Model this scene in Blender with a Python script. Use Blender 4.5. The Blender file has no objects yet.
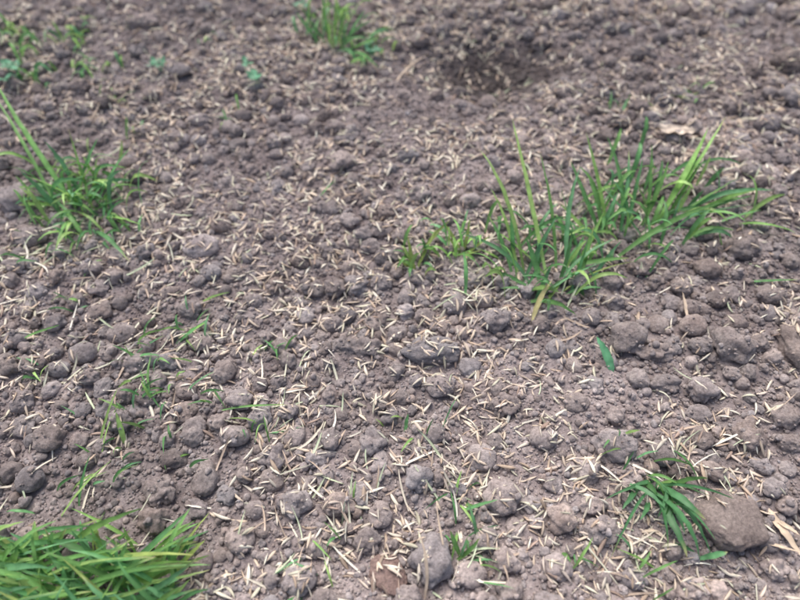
import bpy, bmesh, math, numpy as np
from mathutils import noise as mn, Vector
rng = np.random.default_rng(7)
scene = bpy.context.scene

# ------------------------------------------------------------------ camera
TH = math.radians(54); HC = 0.305
cam = bpy.data.cameras.new("camera"); camo = bpy.data.objects.new("camera", cam)
scene.collection.objects.link(camo); scene.camera = camo
camo.location = (0, 0, HC); camo.rotation_euler = (math.pi/2 - TH, 0, 0)
cam.sensor_width = 36; cam.lens = 27; cam.clip_start = 0.01; cam.clip_end = 500
cam.dof.use_dof = True; cam.dof.focus_distance = 0.32; cam.dof.aperture_fstop = 5.2

def P(u, v, z=0.0):
    """survey coordinates -> metres on the plane at height z"""
    a = (u-400)/600; t = (v-300)/600
    s = (HC-z)/(math.sin(TH)+t*math.cos(TH))
    return np.array([a*s, s*(math.cos(TH)-t*math.sin(TH)), z])

# ------------------------------------------------------------------ noise
def vnoise(x, y, seed):
    r = np.random.default_rng(seed); T = r.random((256, 256))*2-1
    xi = np.floor(x).astype(int); yi = np.floor(y).astype(int)
    fx = x-xi; fy = y-yi
    fx = fx*fx*fx*(fx*(fx*6-15)+10); fy = fy*fy*fy*(fy*(fy*6-15)+10)
    a = T[xi % 256, yi % 256]; b = T[(xi+1) % 256, yi % 256]
    c = T[xi % 256, (yi+1) % 256]; d = T[(xi+1) % 256, (yi+1) % 256]
    return (a*(1-fx)+b*fx)*(1-fy)+(c*(1-fx)+d*fx)*fy
def rn(x, y, sc, seed):
    c, s = math.cos(seed*1.3), math.sin(seed*1.3)
    return vnoise((x*c-y*s)/sc+50, (x*s+y*c)/sc+50, seed)
HOLE = P(495, 62)
def ground_h(x, y):
    h = 0.005*rn(x, y, .16, 1)+0.0028*rn(x, y, .055, 2)+0.0015*rn(x, y, .022, 3)
    h = h+0.0010*rn(x, y, .009, 4)+0.0009*rn(x, y, .0042, 5)
    d2 = ((x-HOLE[0])/.052)**2+((y-HOLE[1])/.044)**2
    h = h-0.022*np.exp(-d2**1.5)
    return h

# ------------------------------------------------------------------ mesh helper
def make(name, V, F, col=None, mat=None, parent=None):
    me = bpy.data.meshes.new(name); n = F.shape[1]
    me.vertices.add(len(V)); me.vertices.foreach_set("co", np.asarray(V, np.float32).ravel())
    me.loops.add(F.size); me.loops.foreach_set("vertex_index", F.astype(np.int32).ravel())
    me.polygons.add(len(F)); me.polygons.foreach_set("loop_start", np.arange(0, F.size, n, dtype=np.int32))
    me.update(calc_edges=True)
    me.polygons.foreach_set("use_smooth", np.ones(len(F), bool))
    if col is not None:
        a = me.color_attributes.new("Col", 'FLOAT_COLOR', 'POINT')
        c = np.ones((len(V), 4), np.float32); c[:, :3] = col
        a.data.foreach_set("color", c.ravel())
    me.validate(); me.update()
    o = bpy.data.objects.new(name, me); scene.collection.objects.link(o)
    if mat: me.materials.append(mat)
    return o

# ------------------------------------------------------------------ materials
def newmat(name):
    m = bpy.data.materials.new(name); m.use_nodes = True
    return m, m.node_tree.nodes, m.node_tree.links, m.node_tree.nodes["Principled BSDF"]
def nz(N, L, co, scale, detail=4, rough=.6):
    n = N.new("ShaderNodeTexNoise"); n.inputs["Scale"].default_value = scale
    n.inputs["Detail"].default_value = detail; n.inputs["Roughness"].default_value = rough
    L.new(co, n.inputs["Vector"]); return n.outputs["Fac"]
def mapr(N, L, f, a, b, c, d):
    n = N.new("ShaderNodeMapRange"); L.new(f, n.inputs[0])
    for i, v in enumerate((a, b, c, d)): n.inputs[i+1].default_value = v
    return n.outputs[0]
def mixc(N, L, f, A, B, blend='MIX'):
    n = N.new("ShaderNodeMix"); n.data_type = 'RGBA'; n.blend_type = blend
    if isinstance(f, float): n.inputs[0].default_value = f
    else: L.new(f, n.inputs[0])
    for i, X in ((6, A), (7, B)):
        if isinstance(X, tuple): n.inputs[i].default_value = (*X, 1)
        else: L.new(X, n.inputs[i])
    return n.outputs[2]
def soil_mat(name, use_col, dark=(.30, .255, .245), light=(.44, .385, .368)):
    m, N, L, B = newmat(name)
    N.remove(B); B = N.new("ShaderNodeBsdfDiffuse"); L.new(B.outputs[0], N["Material Output"].inputs["Surface"])
    co = N.new("ShaderNodeTexCoord").outputs["Object"]
    f1 = mapr(N, L, nz(N, L, co, 60, 2), .35, .65, 0, 1)
    c = mixc(N, L, f1, dark, light)
    n2 = nz(N, L, co, 600, 3, .7)
    f2 = mapr(N, L, n2, .3, .7, .62, 1.32)
    v = N.new("ShaderNodeCombineColor")
    for i in range(3): L.new(f2, v.inputs[i])
    c = mixc(N, L, 1.0, c, v.outputs[0], 'MULTIPLY')
    if use_col:
        a = N.new("ShaderNodeAttribute"); a.attribute_name = "Col"
        c = mixc(N, L, 1.0, c, a.outputs["Color"], 'MULTIPLY')
    L.new(c, B.inputs["Color"]); B.inputs["Roughness"].default_value = .6
    h = nz(N, L, co, 800, 4, .75)
    b = N.new("ShaderNodeBump"); b.inputs["Strength"].default_value = .95; b.inputs["Distance"].default_value = .0011
    L.new(h, b.inputs["Height"]); L.new(b.outputs[0], B.inputs["Normal"])
    return m
M_ground = soil_mat("soil", True)
M_clod = soil_mat("soil_clod", True)
M_stone = soil_mat("stone", True, (.26, .22, .205), (.37, .32, .295))
def leaf_mat(name, trans=.3, rough=.45):
    m, N, L, B = newmat(name)
    a = N.new("ShaderNodeAttribute"); a.attribute_name = "Col"
    co = N.new("ShaderNodeTexCoord").outputs["Object"]
    f = mapr(N, L, nz(N, L, co, 160, 2), .3, .7, .75, 1.25)
    v = N.new("ShaderNodeCombineColor")
    for i in range(3): L.new(f, v.inputs[i])
    c = mixc(N, L, 1.0, a.outputs["Color"], v.outputs[0], 'MULTIPLY')
    L.new(c, B.inputs["Base Color"]); B.inputs["Roughness"].default_value = rough
    B.inputs["Specular IOR Level"].default_value = .4
    if trans > 0:
        t = N.new("ShaderNodeBsdfTranslucent"); L.new(c, t.inputs["Color"])
        mx = N.new("ShaderNodeMixShader"); mx.inputs[0].default_value = trans
        L.new(B.outputs[0], mx.inputs[1]); L.new(t.outputs[0], mx.inputs[2])
        L.new(mx.outputs[0], N["Material Output"].inputs["Surface"])
    return m
M_grass = leaf_mat("grass_blade", .35, .42)
M_straw = leaf_mat("dry_straw", 0, .7)
M_seed = leaf_mat("seed_husk", 0, .6)

# ------------------------------------------------------------------ ground (one sheet to the horizon)
def axis(lo, hi, step):
    core = np.arange(lo, hi, step)
    out = []; s = step; p = 0
    while p < 150: s *= 1.28; p += s; out.append(p)
    out = np.array(out)
    return np.concatenate([(lo-out)[::-1], core, hi+out])
gx = axis(-.56, .56, .0016); gy = axis(-.02, .80, .0016)
X, Y = np.meshgrid(gx, gy); Z = ground_h(X, Y)
nx, ny = len(gx), len(gy)
idx = np.arange(nx*ny).reshape(ny, nx)
F = np.stack([idx[:-1, :-1], idx[:-1, 1:], idx[1:, 1:], idx[1:, :-1]], -1).reshape(-1, 4)
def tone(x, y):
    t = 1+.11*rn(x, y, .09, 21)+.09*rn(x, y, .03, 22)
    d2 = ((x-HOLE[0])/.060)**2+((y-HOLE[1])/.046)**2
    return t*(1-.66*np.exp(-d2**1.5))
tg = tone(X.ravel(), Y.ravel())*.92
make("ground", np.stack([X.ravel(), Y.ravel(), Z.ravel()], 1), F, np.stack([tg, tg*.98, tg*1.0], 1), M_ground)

# ------------------------------------------------------------------ height map
RES = .001; HX0, HY0, HW, HH = -.62, -.06, 1240, 960
hx = HX0+np.arange(HW)*RES; hy = HY0+np.arange(HH)*RES
HM = ground_h(*np.meshgrid(hx, hy))
def hs(x, y):
    i = np.clip(((np.asarray(x)-HX0)/RES).round().astype(int), 0, HW-1)
    j = np.clip(((np.asarray(y)-HY0)/RES).round().astype(int), 0, HH-1)
    return HM[j, i]
OCC = np.zeros_like(HM)
def stamp(x, y, z, rx, ry, rz):
    r = max(rx, ry)
    i0 = max(int((x-r-HX0)/RES), 0); i1 = min(int((x+r-HX0)/RES)+2, HW)
    j0 = max(int((y-r-HY0)/RES), 0); j1 = min(int((y+r-HY0)/RES)+2, HH)
    if i1 <= i0 or j1 <= j0: return
    q = 1-((hx[None, i0:i1]-x)/rx)**2-((hy[j0:j1, None]-y)/ry)**2
    t = z+rz*np.sqrt(np.clip(q, 0, 1))
    HM[j0:j1, i0:i1] = np.where(q > 0, np.maximum(HM[j0:j1, i0:i1], t), HM[j0:j1, i0:i1])
    OCC[j0:j1, i0:i1] = np.maximum(OCC[j0:j1, i0:i1], q > 0)

def inview(x, y, m=.05):
    # region the photo (and a step to the side) can see: a wedge widening with distance
    return (np.abs(x) < .20+m+.36*np.clip(y, 0, 1)) & (y > -.0) & (y < .70)

# ------------------------------------------------------------------ clods
def ico(sub):
    bm = bmesh.new(); bmesh.ops.create_icosphere(bm, subdivisions=sub, radius=1)
    V = np.array([v.co[:] for v in bm.verts]); F = np.array([[v.index for v in f.verts] for f in bm.faces]); bm.free()
    return V, F
def variants(sub, n, amp):
    V, F = ico(sub); out = []
    for k in range(n):
        o = Vector((k*7.3, k*3.1, sub*11.)); W = V.copy(); am = amp*(.45+1.1*((k*37) % 10)/10)
        for i, v in enumerate(V):
            p = Vector(v)
            d = 1+am*(.40*mn.noise(p*1.1+o)+.24*mn.noise(p*2.2+o)+.13*mn.noise(p*5+o)+.09*mn.noise(p*11+o))
            W[i] = v*d
        out.append(W)
    return out, F
def rotm(n):
    q = rng.normal(size=(n, 4)); q /= np.linalg.norm(q, axis=1)[:, None]
    w, x, y, z = q.T
    return np.stack([np.stack([1-2*(y*y+z*z), 2*(x*y-z*w), 2*(x*z+y*w)], 1),
                     np.stack([2*(x*y+z*w), 1-2*(x*x+z*z), 2*(y*z-x*w)], 1),
                     np.stack([2*(x*z-y*w), 2*(y*z+x*w), 1-2*(x*x+y*y)], 1)], 1)
def scatter(items, sub, nv, amp, lift=0.):
    """items: n x 6 (x,y,z,rx,ry,rz)"""
    var, F = variants(sub, nv, amp); n = len(items); k = rng.integers(0, nv, n)
    Vs, Fs, Cs = [], [], []; off = 0
    for q in range(nv):
        it = items[k == q]
        if not len(it): continue
        V = np.einsum('nij,vj->nvi', rotm(len(it)), var[q])
        V = V*it[:, None, 3:6]
        a = rng.uniform(0, np.pi, len(it)); a[it[:, 3] > .0065] = 0
        ca, sa = np.cos(a)[:, None], np.sin(a)[:, None]
        V = np.stack([V[..., 0]*ca-V[..., 1]*sa, V[..., 0]*sa+V[..., 1]*ca, V[..., 2]], -1)+it[:, None, 0:3]
        m, nvt = len(it), len(var[q])
        Vs.append(V.reshape(-1, 3)); Fs.append((F[None]+off+(np.arange(m)*nvt)[:, None, None]).reshape(-1, 3))
        off += m*nvt
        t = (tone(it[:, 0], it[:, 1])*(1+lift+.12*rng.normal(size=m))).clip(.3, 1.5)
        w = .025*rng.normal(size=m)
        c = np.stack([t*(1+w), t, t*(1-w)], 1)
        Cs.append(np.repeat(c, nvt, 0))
    return np.concatenate(Vs), np.concatenate(Fs), np.concatenate(Cs)

# recognisable larger clods (position, radius mm in x, y)
keyc = [(625,340,10,10),(613,446,11.5,8.5),(588,470,7,7),(495,323,9,8),(455,305,8.5,7.5),(432,352,16,8),(200,246,12,9),
 (193,430,7,7),(270,480,7,6.5),(655,354,9,6),(482,456,8,7.5),(15,198,12,12),(705,272,9,7),(738,252,10,9),(740,8,14,10),
 (787,70,15,10),(793,105,14,11),(430,560,9,11),(380,515,6.5,6),(502,498,9,9),(730,350,12,11),(792,352,9,14),(340,60,8,6),
 (343,163,9,8),(372,442,7,7),(293,505,8,7),(205,478,7,9),(345,140,7,5),(28,235,12,9),(765,128,10,8),(677,14,12,9),
 (440,385,8,7),(542,440,7,6.5),(505,405,7,6),(575,405,7,6),(640,270,8,6),(690,330,8,7),(700,390,8,7),(765,300,8,7),
 (120,330,9,7),(80,350,8,7),(240,400,7,6),(160,490,7,7),(330,440,6,6),(555,350,6,6),(665,385,9,5),(50,440,8,7),(30,480,7,7),
 (280,10,10,7),(150,25,10,8),(180,75,11,7),(420,40,9,7),(560,20,10,7),(640,60,10,8),(380,230,7,6),(300,260,7,5),(420,200,7,6),
 (660,455,7,7),(560,520,7,7),(700,440,6,6),(745,440,7,7),(780,420,8,7),(470,575,8,6),(240,540,7,7),(300,580,8,7)]
med = []
for (u, v, a, b) in keyc:
    p = P(u, v); a /= 1000; b /= 1000; rz = .82*min(a, b)
    z = float(hs(p[0], p[1]))+rz*.42; med.append((p[0], p[1], z, a, b, rz))
cell = {}
def put(x, y, r): cell.setdefault((int(x//.02), int(y//.02)), []).append((x, y, r))
def free(x, y, r, k=.82):
    ci, cj = int(x//.02), int(y//.02)
    for i in range(ci-1, ci+2):
        for j in range(cj-1, cj+2):
            for (a, b, s) in cell.get((i, j), ()):
                if (a-x)**2+(b-y)**2 < ((r+s)*k)**2: return False
    return True
for m in med: put(m[0], m[1], max(m[3], m[4]))
ps = P(728, 522); put(ps[0], ps[1], .017); pr = P(388, 575); put(pr[0], pr[1], .010)
N1 = 20000
xs = rng.uniform(-.5, .5, N1); ys = rng.uniform(0, .7, N1)
rr = np.sort(.0016+.0050*rng.random(N1)**2.3)[::-1]
dens = rn(xs, ys, .07, 31)
for x, y, r, d in zip(xs, ys, rr, dens):
    if not inview(x, y) or rng.random() > .60+.55*d: continue
    if not free(x, y, r): continue
    if ((x-HOLE[0])/.055)**2+((y-HOLE[1])/.044)**2 < 1 and r > .0022: continue
    put(x, y, r)
    a = r*rng.uniform(.9, 1.3); b = r*rng.uniform(.8, 1.1); rz = r*rng.uniform(.65, .98)
    med.append((x, y, float(hs(x, y))+rz*rng.uniform(-.05, .65), a, b, rz))
med = np.array(med)
for m in med: stamp(*m)
def scat_small(n, r0, r1, pw, pocc):
    x = rng.uniform(-.5, .5, n); y = rng.uniform(0, .7, n)
    k = inview(x, y, .03); x = x[k]; y = y[k]
    o = OCC[((y-HY0)/RES).astype(int), ((x-HX0)/RES).astype(int)] > 0
    k = (~o) | (rng.random(len(x)) < pocc); x = x[k]; y = y[k]
    r = r0+(r1-r0)*rng.random(len(x))**pw
    rz = r*rng.uniform(.7, .98, len(x))
    z = hs(x, y)+rz*rng.uniform(.1, .75, len(x))
    return np.stack([x, y, z, r*rng.uniform(.85, 1.25, len(x)), r*rng.uniform(.85, 1.1, len(x)), rz], 1)
sm = scat_small(34000, .0009, .0022, 1.5, .08)
for m in sm: stamp(*m)
cr = scat_small(150000, .00045, .0010, 1.4, .16)
big = med[:, 3] > .0042
parts = [scatter(med[big], 4, 16, .86), scatter(med[~big], 3, 16, .92), scatter(sm, 2, 12, 1.0, .04), scatter(cr, 1, 8, 1.3, .06)]
Vs, Fs, Cs = [], [], []; off = 0
for V, Fq, C in parts:
    Vs.append(V); Fs.append(Fq+off); Cs.append(C); off += len(V)
make("soil_clods", np.concatenate(Vs), np.concatenate(Fs), np.concatenate(Cs), M_clod)
print("clods", len(med), len(sm), len(cr), off)

# stones
def stone(name, p, a, b, c, rot, seed, col):
    V, Fq = ico(5); W = V.copy(); o = Vector((seed, seed*2, 3))
    for i, v in enumerate(V):
        q = Vector(v)
        W[i] = v*(1+.26*mn.noise(q*1.2+o)+.14*mn.noise(q*2.5+o)+.06*mn.noise(q*7+o)+.03*mn.noise(q*18+o))
    W[:, 2] = np.tanh(W[:, 2]*1.6)/1.25
    W = W*np.array([a, b, c]); cs, sn = math.cos(rot), math.sin(rot)
    W = np.stack([W[:, 0]*cs-W[:, 1]*sn, W[:, 0]*sn+W[:, 1]*cs, W[:, 2]], 1)+p
    make(name, W, Fq, np.tile(col, (len(W), 1)), M_stone)
ps[2] = hs(ps[0], ps[1])+.004; stone("stone", ps, .0150, .0135, .0100, -.3, 4.2, (.92, .89, .88))
stamp(ps[0], ps[1], ps[2], .014, .012, .010)
pr[2] = hs(pr[0], pr[1])+.001; stone("stone", pr, .0080, .0095, .0060, .4, 9.1, (.98, .82, .78))
stamp(pr[0], pr[1], pr[2], .008, .009, .006)

# ------------------------------------------------------------------ grass seed
def seeds():
    n = 36000
    x = rng.uniform(-.5, .5, n); y = rng.uniform(0, .72, n)
    w = .56+.62*rn(x, y, .045, 41)+.50*rn(x, y, .016, 42)
    bare = [(P(640, 350), .05, .035), (P(560, 300), .04, .02), (P(60, 500), .05, .04), (P(30, 200), .03, .04), (P(495, 62), .055, .04), (P(740, 380), .05, .04), (P(728, 522), .013, .012), (P(728, 522), .013, .012)]
    for c, a, b in bare: w -= .5*np.exp(-((x-c[0])/a)**2-((y-c[1])/b)**2)
    k = inview(x, y, .05) & (rng.random(n) < w); x = x[k]; y = y[k]; n = len(x)
    L = rng.uniform(.0050, .0090, n)*np.where(rng.random(n) < .12, 1.2, 1); R = L*rng.uniform(.080, .118, n)
    az = rng.uniform(0, 2*np.pi, n); dx, dy = np.cos(az), np.sin(az)
    h0 = hs(x-dx*L*.36, y-dy*L*.36); h1 = hs(x+dx*L*.36, y+dy*L*.36); hc = hs(x, y)
    pitch = np.arctan2(h1-h0, L*.72)*.8+.12*rng.normal(size=n)
    steep = rng.random(n) < .05; pitch[steep] += rng.uniform(-.9, .9, steep.sum())
    zc = np.maximum((h0+h1)/2, hc*.85+.15*(h0+h1)/2)+R*rng.uniform(-.3, 1.1, n)
    T = np.stack([np.cos(pitch)*dx, np.cos(pitch)*dy, np.sin(pitch)], 1)
    S = np.stack([-dy, dx, 0*dx], 1); U = np.cross(T, S)
    roll = rng.normal(0, .6, n)[:, None]
    S, U = S*np.cos(roll)+U*np.sin(roll), -S*np.sin(roll)+U*np.cos(roll)
    ts = np.array([0, .07, .2, .38, .58, .76, .9, 1.]); pr_ = np.array([.16, .55, .9, 1., .93, .68, .36, .06])
    ns = 6; an = np.arange(ns)/ns*2*np.pi
    bend = rng.normal(0, .05, n)
    V = np.zeros((n, len(ts), ns, 3))
    for i, (t, p) in enumerate(zip(ts, pr_)):
        c = T*(L*(t-.5))[:, None]+S*(L*bend*(1-(2*t-1)**2))[:, None]
        for j, a in enumerate(an):
            V[:, i, j] = c+(R*p*math.cos(a))[:, None]*S+(R*p*.58*math.sin(a))[:, None]*U
    V += np.stack([x, y, zc], 1)[:, None, None, :]
    nv = len(ts)*ns; f = []
    for i in range(len(ts)-1):
        for j in range(ns): f.append([i*ns+j, i*ns+(j+1) % ns, (i+1)*ns+(j+1) % ns, (i+1)*ns+j])
    f = np.array(f); Fq = (f[None]+(np.arange(n)*nv)[:, None, None]).reshape(-1, 4)
    pal = np.array([(.68, .56, .44), (.77, .69, .57), (.52, .40, .30), (.64, .60, .46), (.72, .60, .50), (.42, .31, .25)])
    k = rng.choice(6, n, p=[.29, .28, .11, .12, .14, .06])
    c = pal[k]*rng.uniform(.78, 1.12, (n, 1))
    cc = np.repeat(c[:, None], nv, 1).reshape(n, len(ts), ns, 3)
    cc = cc*np.array([.72, .86, 1, 1.03, 1.03, 1, .95, .85])[None, :, None, None]
    cc = cc*(1+.12*np.cos(an*3))[None, None, :, None]
    print("seeds", n)
    make("grass_seeds", V.reshape(-1, 3), Fq, cc.reshape(-1, 3).clip(0, .85), M_seed)
seeds()

# ------------------------------------------------------------------ blades
class Acc:
    def __init__(s): s.V, s.F, s.C, s.n = [], [], [], 0
    def blade(s, p0, p1, p2, w, col, tipcol=None, twist=0., seg=14, fold=.35, base=.55, basecol=None):
        p0, p1, p2 = map(np.asarray, (p0, p1, p2)); t = np.linspace(0, 1, seg+1)[:, None]
        C = (1-t)**2*p0+2*t*(1-t)*p1+t*t*p2
        D = 2*(1-t)*(p1-p0)+2*t*(p2-p1); D /= np.linalg.norm(D, axis=1)[:, None]+1e-9
        h = p2-p0; hz = np.array([h[1], -h[0], 0.]); hz /= np.linalg.norm(hz)+1e-9
        S = hz[None]-D*(D@hz)[:, None]; S /= np.linalg.norm(S, axis=1)[:, None]+1e-9
        U = np.cross(S, D); tw = twist*(.4+.6*t)
        S, U = S*np.cos(tw)+U*np.sin(tw), -S*np.sin(tw)+U*np.cos(tw)
        tt = t[:, 0]
        pw = (base+(1-base)*np.minimum(tt*3, 1))*np.clip((1-tt)/.45, 0, 1)**.6
        W = (w*.5*pw)[:, None]
        C = C+rng.normal(0, w*.04, C.shape)
        rows = np.stack([C-S*W, C-U*W*fold, C+S*W], 1)
        s.V.append(rows.reshape(-1, 3))
        f = []
        for i in range(seg):
            for j in range(2):
                a = s.n+i*3+j; f.append([a, a+1, a+4, a+3])
        s.F.append(f)
        col = np.asarray(col); tc = col if tipcol is None else np.asarray(tipcol); bc = col*1.15+.05 if basecol is None else np.asarray(basecol)
        k = np.clip(tt*4, 0, 1)[:, None]; q = np.clip((tt-.8)*5, 0, 1)[:, None]
        cc = (bc*(1-k)+col*k)*(1-q)+tc*q
        cc = np.repeat(cc[:, None], 3, 1); cc[:, 1] *= 1.18
        s.C.append(cc.reshape(-1, 3)); s.n += 3*(seg+1)
    def out(s, name, mat):
        return make(name, np.concatenate(s.V), np.concatenate([np.array(f) for f in s.F]), np.concatenate(s.C), mat)
GR = [np.array(c) for c in [(.19, .39, .12), (.14, .34, .13), (.25, .45, .13), (.17, .38, .18), (.32, .50, .16), (.12, .28, .10)]]
def gcol(bright=1.): return GR[rng.integers(0, len(GR))]*rng.uniform(.75, 1.25)*bright
def gz(p, dz=-.001): p = p.copy(); p[2] = hs(p[0], p[1])+dz; return p
def key(acc, b, t, z, w=3.2, arch=.5, col=None, sag=0., twist=None, **kw):
    """blade from ground point b to a tip at height z (mm)"""
    p0 = gz(P(*b)); p2 = P(t[0], t[1], z/1000)
    g = hs(p2[0], p2[1])+.001
    if p2[2] < g: p2[2] = g
    d = p2-p0; Ln = np.linalg.norm(d)
    p1 = p0+d*.42+np.array([0, 0, arch*Ln*.5])+rng.normal(0, .055, 3)*Ln
    if twist is None: twist = rng.uniform(-1.0, 1.0)
    acc.blade(p0, p1, p2, w/1000, gcol() if col is None else col, twist=twist,
              tipcol=(None if rng.random() > .2 else np.array((.45, .43, .20))), **kw)
def fill(acc, centre, n, rad, Lr, zr, wr, az=None, spread=math.pi, bright=1.):
    c = P(*centre)
    for _ in range(n):
        p0 = gz(c+np.array([*rng.normal(0, rad, 2), 0]))
        a = (rng.uniform(0, 2*math.pi) if az is None else az+rng.uniform(-spread, spread))
        Ln = rng.uniform(*Lr)/1000; z = rng.uniform(*zr)/1000
        p2 = p0+np.array([math.cos(a)*Ln, math.sin(a)*Ln, 0]); p2[2] = max(hs(p2[0], p2[1])+.001, p0[2]+z)
        p1 = p0+(p2-p0)*rng.uniform(.2, .5); p1[2] = p0[2]+max(z, .0)*rng.uniform(.7, 1.4)+Ln*.35
        acc.blade(p0, p1, p2, rng.uniform(*wr)/1000, gcol(bright), twist=rng.uniform(-1.2, 1.2))

YG = np.array((.38, .50, .15)); BG = np.array((.12, .33, .17))
# main tuft, right
A = Acc()
for b, t, z, w in [((545,288),(512,118),56,3.2),((524,276),(480,150),46,2.9),((518,278),(490,188),34,2.9),((556,272),(540,152),44,3.1),
    ((566,278),(580,168),40,3.3),((512,268),(510,208),30,2.8),((575,272),(604,212),30,3.0),((584,268),(560,182),36,2.9),((530,288),(462,234),16,2.6),
    ((560,285),(616,238),24,2.6),((550,293),(604,262),14,2.5),((522,285),(556,218),30,2.8),((570,294),(588,240),26,2.5),
    ((535,303),(553,262),20,3.2),((538,290),(526,238),26,3.5),((548,285),(514,245),18,3.2),((568,268),(630,258),8,2.8),((584,296),(578,260),12,3.),((535,265),(494,230),20,2.6),
    ((512,275),(488,215),24,2.6),((556,292),(572,228),28,3.2),((578,282),(594,225),28,2.8),((545,302),(562,282),8,3.),
    ((525,290),(488,270),8,2.6),((530,294),(500,288),5,2.2),((565,296),(602,288),6,2.6),((592,280),(622,240),18,2.6),((505,262),(478,248),10,2.2)]:
    key(A, b, t, z, w, arch=rng.uniform(.1, .6))
key(A, (532,324), (552,280), 16, 3.2, .2, col=np.array((.55, .50, .24)))
key(A, (560,294), (640,262), 8, 2.2, .3, col=YG)
fill(A, (548,268), 44, .019, (10, 32), (5, 26), (1.8, 3.1))
A.out("grass_tuft", M_grass)
A = Acc()
for b, t, z, w in [((608,238),(586,132),42,3.1),((618,236),(607,136),40,2.8),((598,236),(570,160),32,3.1),((624,234),(643,158),36,3.1),((618,238),(629,150),40,2.6),
    ((596,244),(560,204),20,2.8),((655,226),(708,128),46,4.6),((650,228),(726,116),50,2.6),((672,222),(693,184),28,3.2),((676,222),(742,176),26,3.2),
    ((668,224),(774,190),18,3.6),((640,230),(669,160),38,3.3),((645,230),(652,144),40,2.9),((664,222),(702,162),34,3.7),((610,264),(726,202),20,3.2),
    ((640,240),(602,186),32,3.3),((602,240),(588,174),34,3.1),((672,222),(760,203),10,2.8),((628,232),(612,180),34,3.3),((598,238),(618,192),32,3.0),
    ((592,242),(550,228),14,2.5),((650,230),(630,172),36,2.9),((692,218),(738,198),12,2.8),((684,215),(704,190),18,2.9),((690,222),(764,188),12,3.0),((700,218),(752,196),10,2.6)]:
    key(A, b, t, z, w, arch=rng.uniform(.15, .6))
fill(A, (610,228), 30, .016, (10, 32), (8, 28), (1.8, 3.2)); fill(A, (662,216), 32, .022, (12, 34), (8, 26), (1.8, 3.4), az=.5, spread=1.5)
A.out("grass_tuft", M_grass)
A = Acc()
key(A, (735,226), (796,233), 10, 3.6, .4, col=np.array((.26, .50, .14))); key(A, (722,248), (717,222), 12, 3.2, .2)
key(A, (715,228), (762,210), 12, 2.4, .3); key(A, (740,284), (797,282), 3, 1.8, .1)
A.out("grass_sprouts", M_grass)
A = Acc()
for b, t, z, w in [((462,256),(440,218),22,2.4),((462,256),(470,218),22,2.4),((465,256),(490,236),14,2.4),((415,268),(402,248),10,3),((417,268),(437,228),18,3.4),
                   ((415,270),(408,236),20,2.8),((460,258),(448,236),14,2.4),((460,256),(482,250),8,2),((420,262),(450,220),16,2.6),((412,270),(398,258),5,2.4)]:
    key(A, b, t, z, w, .3, col=YG*rng.uniform(.6, .95))
fill(A, (463,250), 20, .007, (6, 18), (5, 18), (1.4, 2.6), bright=1.3); fill(A, (418,262), 14, .006, (5, 18), (5, 16), (1.6, 2.8))
A.out("grass_tuft", M_grass)
# left tuft
A = Acc()
for b, t, z, w in [((75,205),(-6,80),45,4.0),((60,215),(-10,90),42,2.4),((85,205),(20,175),25,3.6),((90,205),(68,128),35,3),((95,200),(130,148),25,3),((60,210),(20,170),26,3.6),
    ((80,195),(45,142),35,3),((95,215),(142,225),12,3.2),((90,225),(130,262),8,3),((60,200),(18,205),12,3.4),((80,210),(112,178),22,3.4),((70,215),(55,252),8,2.8),
    ((90,210),(128,195),18,3),((75,190),(98,138),30,3),((45,205),(18,185),14,4)]:
    key(A, b, t, z, w, arch=rng.uniform(.2, .6))
fill(A, (80,200), 84, .017, (10, 32), (4, 22), (1.6, 3.3)); fill(A, (98,228), 26, .013, (10, 24), (2, 9), (1.4, 2.8))
A.out("grass_tuft", M_grass)
# bottom-left tuft
A = Acc()
for _ in range(270):
    u = rng.uniform(-60, 180); v = rng.uniform(546, 650)
    an = rng.choice([0, math.pi])+rng.normal(0, .8)+.15; Lp = rng.uniform(35, 120)
    tu, tv = u+math.cos(an)*Lp, v-abs(math.sin(an))*Lp*.6-5
    if tu > 212: tu = 192+rng.uniform(-30, 18)
    if tv < 508: tv = 508+rng.uniform(0, 30)
    key(A, (u, v), (tu, tv), rng.uniform(4, 26), rng.uniform(1.6, 3.2), rng.uniform(.15, .6), col=gcol(1.0) if rng.random() > .06 else YG*.95)
A.out("grass_tuft", M_grass)
# bottom-right tuft
A = Acc()
for b, t, z, w in [((652,484),(712,556),8,4.4),((648,488),(700,560),10,4.0),((655,482),(706,520),14,3.6),((650,490),(688,558),8,3.6),((652,495),(668,552),9,3.2),
    ((640,486),(622,510),8,2.6),((660,480),(716,540),14,3.),((648,500),(640,520),6,2.6),((700,558),(728,552),6,2.8),((655,478),(628,486),6,2.2),((665,545),(695,552),5,2.4),
    ((648,484),(604,500),5,1.6),((650,490),(610,560),4,1.5),((655,484),(735,500),10,1.5)]:
    key(A, b, t, z, w, .75, col=np.array((.11, .29, .12))*rng.uniform(.7, 1.4))
fill(A, (655,490), 16, .007, (10, 26), (4, 10), (1.2, 2.8), az=-.9, spread=1.3, bright=.8)
A.out("grass_tuft", M_grass)
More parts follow.
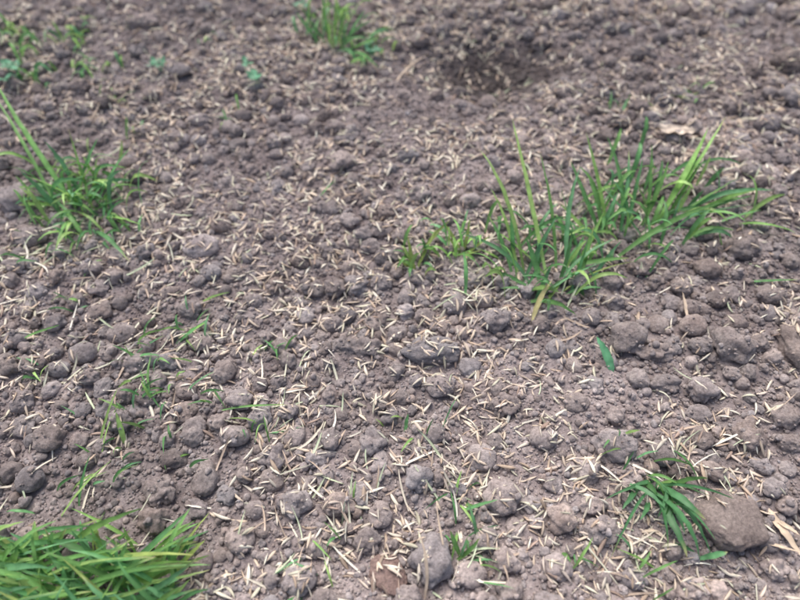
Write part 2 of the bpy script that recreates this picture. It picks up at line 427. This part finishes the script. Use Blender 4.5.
# top tufts
A = Acc()
for b, t, z, w in [((330,42),(322,-12),40,3.2),((335,42),(350,0),35,3.),((328,42),(300,5),35,3.),((345,45),(365,10),26,3),((332,44),(335,-20),45,3),((345,48),(380,38),15,3.),
                   ((350,50),(378,68),6,3),((320,40),(296,12),20,3.),((340,40),(372,20),20,2.6)]:
    key(A, b, t, z, w, .3)
fill(A, (332,34), 30, .014, (10, 34), (8, 30), (1.8, 3.4)); fill(A, (362,50), 18, .012, (8, 20), (4, 12), (1.8, 3.2))
A.out("grass_tuft", M_grass)
for (u, v, n, L, r) in [(22, 46, 24, 22, .015), (75, 40, 18, 18, .010), (90, 72, 14, 16, .011), (25, 82, 8, 13, .009), (55, 75, 6, 16, .012)]:
    A = Acc(); fill(A, (u, v), n, r, (8, L), (4, 14), (1.8, 3.4), bright=1.0); A.out("grass_tuft", M_grass)

# small stray blades
A = Acc()
for b, t, z, w in [((612,374),(596,336),10,4.6),((262,347),(274,340),5,3),((172,343),(210,318),5,1.8),((180,335),(208,322),7,2.4),((150,392),(152,352),5,1.6),((135,352),(165,335),4,1.2),
    ((98,455),(122,398),5,1.6),((122,440),(116,412),10,3),((60,520),(112,460),8,1.8),((405,432),(408,414),8,2),((620,118),(628,98),10,2.4),((680,105),(700,92),6,2.6),
    ((665,100),(690,104),4,2.4),((318,190),(335,180),6,2),((455,560),(480,538),10,2),((462,556),(450,530),12,2.4),((470,560),(492,560),6,2),((460,558),(468,536),12,1.6),
    ((220,412),(290,408),3,1.2),((125,135),(128,118),10,2.6),((118,160),(122,140),8,2.4),((620,440),(640,430),3,2),((455,500),(462,470),8,1.4),((660,570),(615,548),5,1.8),
    ((95,450),(118,388),8,1.4),((140,360),(112,345),4,1.4),((75,505),(90,455),8,1.4),((158,405),(140,370),6,1.3),((200,300),(230,292),4,1.4),((25,340),(60,325),4,1.4),
    ((215,330),(170,352),3,1.2),((85,420),(60,405),4,1.4),((185,395),(215,372),5,1.3),((260,430),(305,425),4,1.3)]:
    key(A, b, t, z, w, .3, col=(BG*1.3 if b == (612,374) else None))
for (u, v) in [(150,385),(148,370),(192,330),(120,425),(105,470),(470,548),(405,425),(620,110),(690,98),(130,130),(60,165),(10,260),(455,490),(625,450),(205,42),(465,545),(190,322),
               (90,480),(125,350),(160,400),(40,540),(330,545),(300,590),(232,120),(110,100),(640,575),(560,545),(30,370),(210,390),(255,430),(70,300),(180,450),(280,350)]:
    fill(A, (u, v), 5, .007, (6, 17), (1, 8), (.8, 1.9))
A.out("grass_sprouts", M_grass)

# clover seedlings (rounded leaflets on thin stalks)
def clover(u, v, s, col):
    A = Acc(); c = gz(P(u, v))
    for k in range(rng.integers(3, 5)):
        o = c+np.array([*rng.normal(0, .007*s, 2), 0]); top = o+np.array([*rng.normal(0, .004, 2), .010*s])
        A.blade(c, (c+top)/2, top, .0012, col*.9)
        a0 = rng.uniform(0, 6.28)
        for j in range(3):
            a = a0+j*2.094; d = np.array([math.cos(a), math.sin(a), rng.uniform(-.3, .5)]); Lf = .0065*s*rng.uniform(.6, 1.1)
            ang = np.linspace(0, 2*np.pi, 14, endpoint=False)
            side = np.array([-d[1], d[0], rng.uniform(-.4, .4)])
            ring = [top+d*Lf*(.5+.5*math.cos(q))+side*Lf*.42*math.sin(q)*(1+.25*math.cos(q))+np.array([0, 0, .0006*math.cos(2*q)]) for q in ang]
            V = np.array([top+d*Lf*.5-np.array([0, 0, .0008])]+ring); A.V.append(V)
            A.F.append([[A.n, A.n+1+2*i, A.n+2+2*i, A.n+1+(2*i+2) % 14] for i in range(7)])
            cc = np.tile(col*rng.uniform(.85, 1.2), (15, 1)); cc[0] *= 1.3; A.C.append(cc); A.n += 15
    A.out("clover_seedling", M_grass)
for u, v, s in [(258,80,1.3),(163,74,.8),(22,84,1.1),(372,55,.9),(298,8,.8)]:
    clover(u, v, s, np.array((.13, .34, .20)))

# ------------------------------------------------------------------ dry straw and roots
A = Acc()
def strawcol(): return np.array([(.66, .60, .49), (.56, .55, .43), (.74, .70, .60), (.46, .36, .28), (.48, .54, .37)][rng.integers(0, 5)])*rng.uniform(.8, 1.1)
def straw(x, y, a, Ln, w, lift=.002):
    p0 = np.array([x, y, 0.]); p2 = p0+np.array([math.cos(a), math.sin(a), 0])*Ln; pm = (p0+p2)/2+np.array([*rng.normal(0, Ln*.1, 2), 0])
    p0[2] = hs(p0[0], p0[1]); p2[2] = hs(p2[0], p2[1])+rng.uniform(0, lift); pm[2] = hs(pm[0], pm[1])+.002
    A.blade(p0, pm, p2, w, strawcol(), base=.8, twist=rng.uniform(-.7, .7), seg=10)
for (u, v, n, r, az) in [(300,430,20,.016,1.6),(350,520,20,.012,1.3),(455,480,16,.012,1.5),(300,570,18,.016,1.9),(120,350,20,.018,.3),(480,550,14,.012,.5),(620,560,16,.012,-.5),
                      (20,265,16,.015,.3),(165,215,16,.015,0),(470,290,14,.012,.2),(300,405,10,.012,1.),(610,490,12,.012,-.4),(700,460,10,.012,.9),(735,170,8,.02,0),(570,310,8,.015,0),(590,270,10,.02,0)]:
    c = P(u, v)
    for _ in range(n): straw(c[0]+rng.normal(0, r), c[1]+rng.normal(0, r), az+rng.normal(0, .7), rng.uniform(.008, .024), rng.uniform(.0006, .0014), .004)
for _ in range(900):
    x, y = rng.uniform(-.45, .45), rng.uniform(0, .68)
    if inview(x, y): straw(x, y, rng.uniform(0, 6.28), rng.uniform(.006, .018), rng.uniform(.0005, .0012))
for b, t, z, w in [((424,600),(420,535),22,1.6),((446,560),(436,500),14,1.),((765,505),(805,560),4,3.5),((775,520),(800,535),5,2.6),((760,540),(800,552),4,2),((683,322),(682,292),8,3),
                   ((395,80),(430,55),5,2.)]:
    key(A, b, t, z, w, .3, col=np.array((.60, .48, .36)))
A.out("dry_straw", M_straw)
def leaf(u, v, Lx, Wy, rot, col, h=.003):
    n, m = 14, 8; V = []; c = gz(P(u, v)); o = rng.uniform(0, 99)
    top = float(max(hs(c[0]+dx, c[1]+dy) for dx in (-.006, 0, .006) for dy in (-.004, 0, .004)))
    for i in range(n+1):
        for j in range(m+1):
            s, t = i/n*2-1, j/m*2-1; w = Wy*math.sqrt(max(0, 1-abs(s)**2.2))*(1+.5*mn.noise(Vector((s*3, o, t))))
            x, y = s*Lx, t*w; z = h*(t*t*.6+.3*s*s)+.003*mn.noise(Vector((s*3, t*3, o)))
            V.append([c[0]+x*math.cos(rot)-y*math.sin(rot), c[1]+x*math.sin(rot)+y*math.cos(rot), top+z])
    F = [[i*(m+1)+j, i*(m+1)+j+1, (i+1)*(m+1)+j+1, (i+1)*(m+1)+j] for i in range(n) for j in range(m)]
    make("dead_leaf", np.array(V), np.array(F), np.tile(col, (len(V), 1)), M_straw)
leaf(670, 143, .014, .005, -.15, (.66, .56, .46))

# ------------------------------------------------------------------ light
w = bpy.data.worlds.new("World"); scene.world = w; w.use_nodes = True
N = w.node_tree.nodes; L = w.node_tree.links
sky = N.new("ShaderNodeTexSky"); sky.sky_type = 'NISHITA'; sky.sun_disc = False
EL, AZ = math.radians(60), math.radians(-25)
sky.sun_elevation = EL; sky.sun_rotation = AZ; sky.air_density = 1.; sky.dust_density = 5
L.new(sky.outputs[0], N["Background"].inputs[0]); N["Background"].inputs[1].default_value = .15
sun = bpy.data.lights.new("sun", 'SUN'); sun.energy = 2.75; sun.angle = math.radians(45); sun.color = (1, .96, .925)
so = bpy.data.objects.new("sun", sun); scene.collection.objects.link(so)
d = Vector((math.sin(AZ)*math.cos(EL), math.cos(AZ)*math.cos(EL), math.sin(EL)))
so.rotation_euler = d.to_track_quat('Z', 'Y').to_euler()
scene.view_settings.view_transform = 'Standard'; scene.view_settings.look = 'None'; scene.view_settings.exposure = 0
